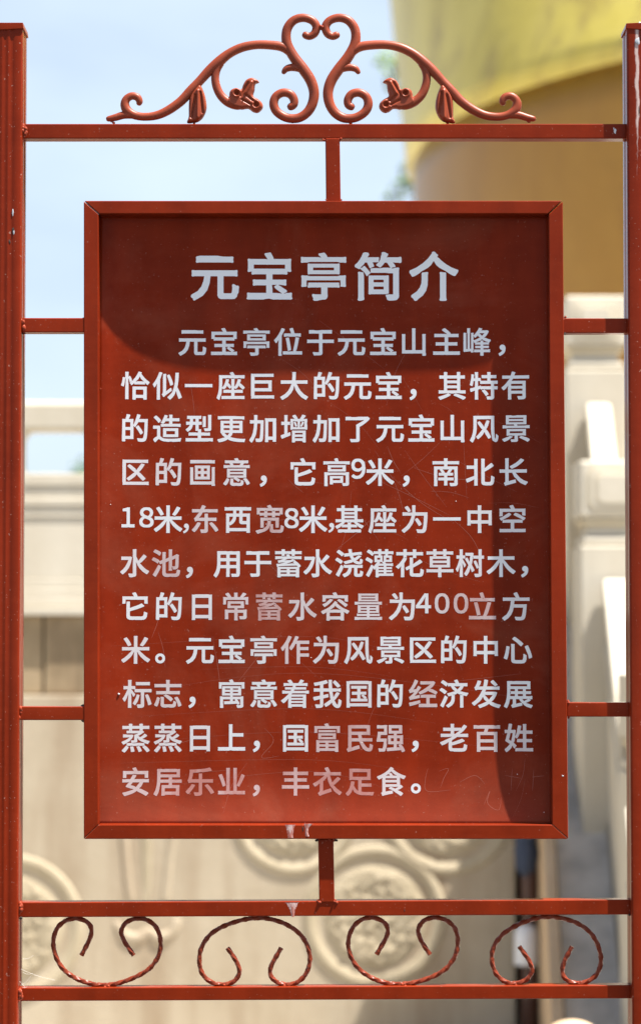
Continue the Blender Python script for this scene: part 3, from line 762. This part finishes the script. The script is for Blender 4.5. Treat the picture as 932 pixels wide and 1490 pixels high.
# brackets between handrail and panel: a rounded opening lies between each two
bk = X(16); xs_b = []
k = bk
while k > BX[1] + .2: xs_b.append(k); k -= X(137) - X(16) 
k = bk + X(137) - X(16)
while k < BX[3] - .2: xs_b.append(k); k += X(137) - X(16)
for b in xs_b:
    if min(abs(b - q) for q in BX) < .16: continue
    bm = bmesh.new(); hw = .034
    q = [(-hw - .03, Z(625)), (hw + .03, Z(625)), (hw + .008, Z(632)), (hw, Z(640)), (hw, Z(680)), (hw + .02, Z(688)), (-hw - .02, Z(688)), (-hw, Z(680)), (-hw, Z(640)), (-hw - .008, Z(632))]
    add_prism(bm, [Vector((b + x, YW + .06, z)) for x, z in q], .10); bevel(bm, .004)
    mk('bracket', from_bm(bm, 'bracket'), M_marble, bal)

# ------------------------------------------------------------------ ramp and stepped balustrade on the right
SL = .727
def zr(D): return CAMZ - .80 + SL * (D - 8.0)          # ramp surface height at distance D
def xl(base, D): return base + .075 * (D - 8.0)         # the flight is turned slightly
def slab(name, xa, xb, D0, D1, z0f, z1f, mat, parent, r=.004):
    """sloping slab between two distances; z functions give bottom and top"""
    bm = bmesh.new(); V = []
    for D in (D0, D1):
        for (x, zf) in ((xa, z0f), (xb, z0f), (xb, z1f), (xa, z1f)):
            V.append(bm.verts.new((xl(x, D), D - CAMD, zf(D))))
    for f in ((0, 1, 2, 3), (7, 6, 5, 4), (0, 4, 5, 1), (1, 5, 6, 2), (2, 6, 7, 3), (3, 7, 4, 0)): bm.faces.new([V[i] for i in f])
    bmesh.ops.recalc_face_normals(bm, faces=bm.faces); bevel(bm, r)
    return mk(name, from_bm(bm, name), mat, parent)
D0 = 8.0 - (CAMZ - .80) / SL; D1 = 8.0 + (TZ - zr(8.0)) / SL
ramp = slab('ramp', .905, 3.4, D0 - .02, D1, lambda D: -.05, zr, M_ramp, None, 0); tag(ramp, kind='structure')
cheek = empty('ramp_kerb', (.88, 3.6, 0)); tag(cheek, 'narrow tan stone kerb sloping up beside the grey ramp', 'kerb')
slab('kerb_stone', .853, .898, D0 - .05, 8.0, lambda D: 0, lambda D: zr(D) + .09, M_cheek, cheek, .006)
slab('kerb_stone', .853, .898, 8.006, D1 - .02, lambda D: 0, lambda D: zr(D) + .09, M_cheek, cheek, .006)
sb = empty('ramp_balustrade', (1.14, 8.0 - CAMD, zr(8.0))); tag(sb, 'white marble balustrade with square newel posts stepping down the grey ramp right of the sign', 'balustrade')
NW = .27
specs = [(9.1, 430, 1.2225), (8.0, 670, 1.142), (6.92, 981, 1.165)]
for D, dy, nxc in specs:
    zt = P(466, dy, D).z
    newel(sb, nxc, D - CAMD, zt, zr(D + .02) - .02, NW)
def zt_rail(D): return zr(D) + .98
for (a, b) in ((8.29, 9.09), (7.21, 7.985), (6.0, 6.91)):
    rail0 = CAMZ + .084 + SL * (a - 7.87)
    zc = lambda D: CAMZ + .10 + SL * (D - 7.87)
    slab('handrail', 1.092, 1.20, a, b, lambda D: zc(D) - .10, lambda D: zc(D), M_marble, sb, .012)
    slab('sloping_panel', 1.107, 1.185, a, b, lambda D: zr(D) + .02, lambda D: zc(D) - .101, M_marble, sb, .004)
    slab('moulding', 1.097, 1.195, a, b, lambda D: zc(D) - .30, lambda D: zc(D) - .25, M_marble, sb, .006)
slab('base_slab', 1.10, 1.26, D0 - .1, D1, lambda D: 0, lambda D: zr(D) + .03, M_marble, sb, .006)
# rounded drum stone at the foot
c = P(832, 1500, 5.6); bm = bmesh.new(); bmesh.ops.create_uvsphere(bm, u_segments=24, v_segments=14, radius=.062, matrix=Matrix.Translation((c.x, c.y, c.z - .02)) @ Matrix.Diagonal((1.25, 1, .8, 1)))
dz = c.z; 
drum = empty('drum_stone', (c.x, c.y, 0)); tag(drum, 'small rounded cream stone knob at the foot of the grey ramp', 'stone')
mk('knob', from_bm(bm, 'knob'), M_cheek, drum, True); box('pedestal', c.x - .05, c.x + .05, c.y - .05, c.y + .05, 0, c.z - .07, M_marble, drum, .006)

# narrow post with cloth in the gap
px_ = X(763, 8.45); g = empty('narrow_post', (px_, 8.45 - CAMD, 0)); tag(g, 'thin dark brown post with navy cloth above a white sleeve, beside the relief wall', 'post')
def lathe(name, cx, cy, prof, mat, parent, n=18, wob=0):
    bm = bmesh.new(); rings = []
    for (r, z) in prof:
        rings.append([bm.verts.new((cx + r * math.cos(2 * math.pi * k / n) * (1 + wob * math.sin(3 * k + z * 40)), cy + r * math.sin(2 * math.pi * k / n) * (1 + wob * math.cos(4 * k + z * 23)), z)) for k in range(n)])
    for a, b in zip(rings, rings[1:]):
        for k in range(n): bm.faces.new((a[k], a[(k + 1) % n], b[(k + 1) % n], b[k]))
    bm.faces.new(rings[0]); bm.faces.new(rings[-1])
    return mk(name, from_bm(bm, name), mat, parent, True)
cy = 8.45 - CAMD; zz = lambda py: Z(py, 8.45)
lathe('shaft', px_ + .012, cy, [(.036, 0), (.033, zz(1420)), (.030, zz(1330)), (.034, zz(1290)), (.030, zz(1180))], M_pole, g, wob=.08)
lathe('cloth', px_, cy - .01, [(.02, zz(1275)), (.040, zz(1262)), (.048, zz(1240)), (.040, zz(1222)), (.050, zz(1195)), (.042, zz(1165)), (.02, zz(1150))], M_cloth, g, wob=.16)
lathe('sleeve', px_ - .004, cy - .02, [(.050, zz(1402)), (.051, zz(1398)), (.048, zz(1388)), (.050, zz(1385)), (.046, zz(1356)), (.036, zz(1346)), (.012, zz(1343))], M_white, g)

# ------------------------------------------------------------------ the gilded ingot pavilion
ing = empty('ingot_pavilion', (4.79, 15.9 - CAMD, TZ)); tag(ing, 'huge gold painted ingot shaped pavilion rising on the terrace at right', 'pavilion')
cxI, cyI, R0 = 4.79, 15.9 - CAMD, 4.1
zring = P(597, 236, 15.9).z
def loft(name, secs, mat, n=128, smooth=True):
    bm = bmesh.new(); rings = []
    for (cx, cy_, rx, ry, z) in secs:
        rings.append([bm.verts.new((cx + rx * math.cos(2 * math.pi * k / n), cy_ + ry * math.sin(2 * math.pi * k / n), z)) for k in range(n)])
    for a, b in zip(rings, rings[1:]):
        for k in range(n): bm.faces.new((a[k], a[(k + 1) % n], b[(k + 1) % n], b[k]))
    bm.faces.new(rings[0]); bm.faces.new(rings[-1])
    return mk(name, from_bm(bm, name), mat, ing, smooth)
low = [(cxI, cyI, R0 - .04 - .5 * max(0, .3 - t) ** 1.0 * 0 - 1.0 * (1 - t) ** 2 * .55, R0 - .04 - .55 * (1 - t) ** 2, TZ + (zring - TZ) * t) for t in [i / 14 for i in range(15)]]
loft('lower_bowl', low, M_gold_shade)
up = []
for i in range(18):
    t = i / 17; z = zring + .003 + t * 3.2
    up.append((cxI - .055 * t * 3.2, cyI + .62 * t * 3.2, R0 + .02 , R0 + .02, z))
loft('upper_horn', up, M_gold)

# ------------------------------------------------------------------ trees
def tree(name, base, clumps, leafmat, nl, ls, label):
    root = empty(name, base); tag(root, label, 'tree')
    bm = bmesh.new()
    def limb(a, b, ra, rb):
        a, b = Vector(a), Vector(b); t = (b - a).normalized(); u = t.orthogonal().normalized(); v = t.cross(u); rr = []
        mid = (a + b) / 2 + Vector((random.uniform(-.1, .1), random.uniform(-.1, .1), 0))
        for p, r in ((a, ra), (mid, (ra + rb) / 2), (b, rb)):
            rr.append([bm.verts.new(p + (u * math.cos(k * math.pi / 4) + v * math.sin(k * math.pi / 4)) * r) for k in range(8)])
        for q, s_ in zip(rr, rr[1:]):
            for k in range(8): bm.faces.new((q[k], q[(k + 1) % 8], s_[(k + 1) % 8], s_[k]))
    cen = sum((Vector(c[0]) for c in clumps), Vector()) / len(clumps)
    fork = Vector((base[0] + (cen.x - base[0]) * .5, base[1], base[2] + (min(c[0][2] for c in clumps) - base[2]) * .75))
    limb(base, fork, .16, .10)
    for c, r in clumps: limb(fork, c, .05 if r > .3 else .015, .02 if r > .3 else .006)
    mk('trunk', from_bm(bm, 'trunk'), M_bark, root)
    V = []; Fa = []
    for c, r in clumps:
        for k in range(int(nl * r * r)):
            d = Vector(np.random.RandomState(random.randrange(10 ** 8)).randn(3)); d.normalize()
            p = Vector(c) + d * r * random.random() ** .45
            a = Vector(rng.randn(3)).normalized(); b = a.orthogonal().normalized(); s_ = ls * random.uniform(.6, 1.3); i = len(V)
            V += [p - a * s_, p + b * s_ * .45, p + a * s_, p - b * s_ * .45]; Fa.append((i, i + 1, i + 2, i + 3))
    me = bpy.data.meshes.new('crown'); me.from_pydata([tuple(v) for v in V], [], Fa); me.update(); mk('crown', me, leafmat, root)
D = 22.0
tree('leafy_tree', tuple(P(760, 910, D).xy) + (TZ,), [(P(715, 180, D), .7), (P(574, 92, D), .21), (P(555, 84, D), .12), (P(578, 125, D), .13), (P(588, 272, D), .17), (P(572, 282, D), .11), (P(588, 238, D), .09), (P(720, 60, D), .8), (P(720, 300, D), .9)], M_leaf, 900, .07, 'green leafy tree showing past the left edge of the gold pavilion')
D = 45.0
tree('distant_tree', tuple(P(160, 910, D).xy) + (0,), [(P(160, 735, D), 1.1), (P(125, 690, D), .42), (P(200, 700, D), .7)], M_leaf2, 500, .12, 'distant tree top just above the terrace balustrade at left')
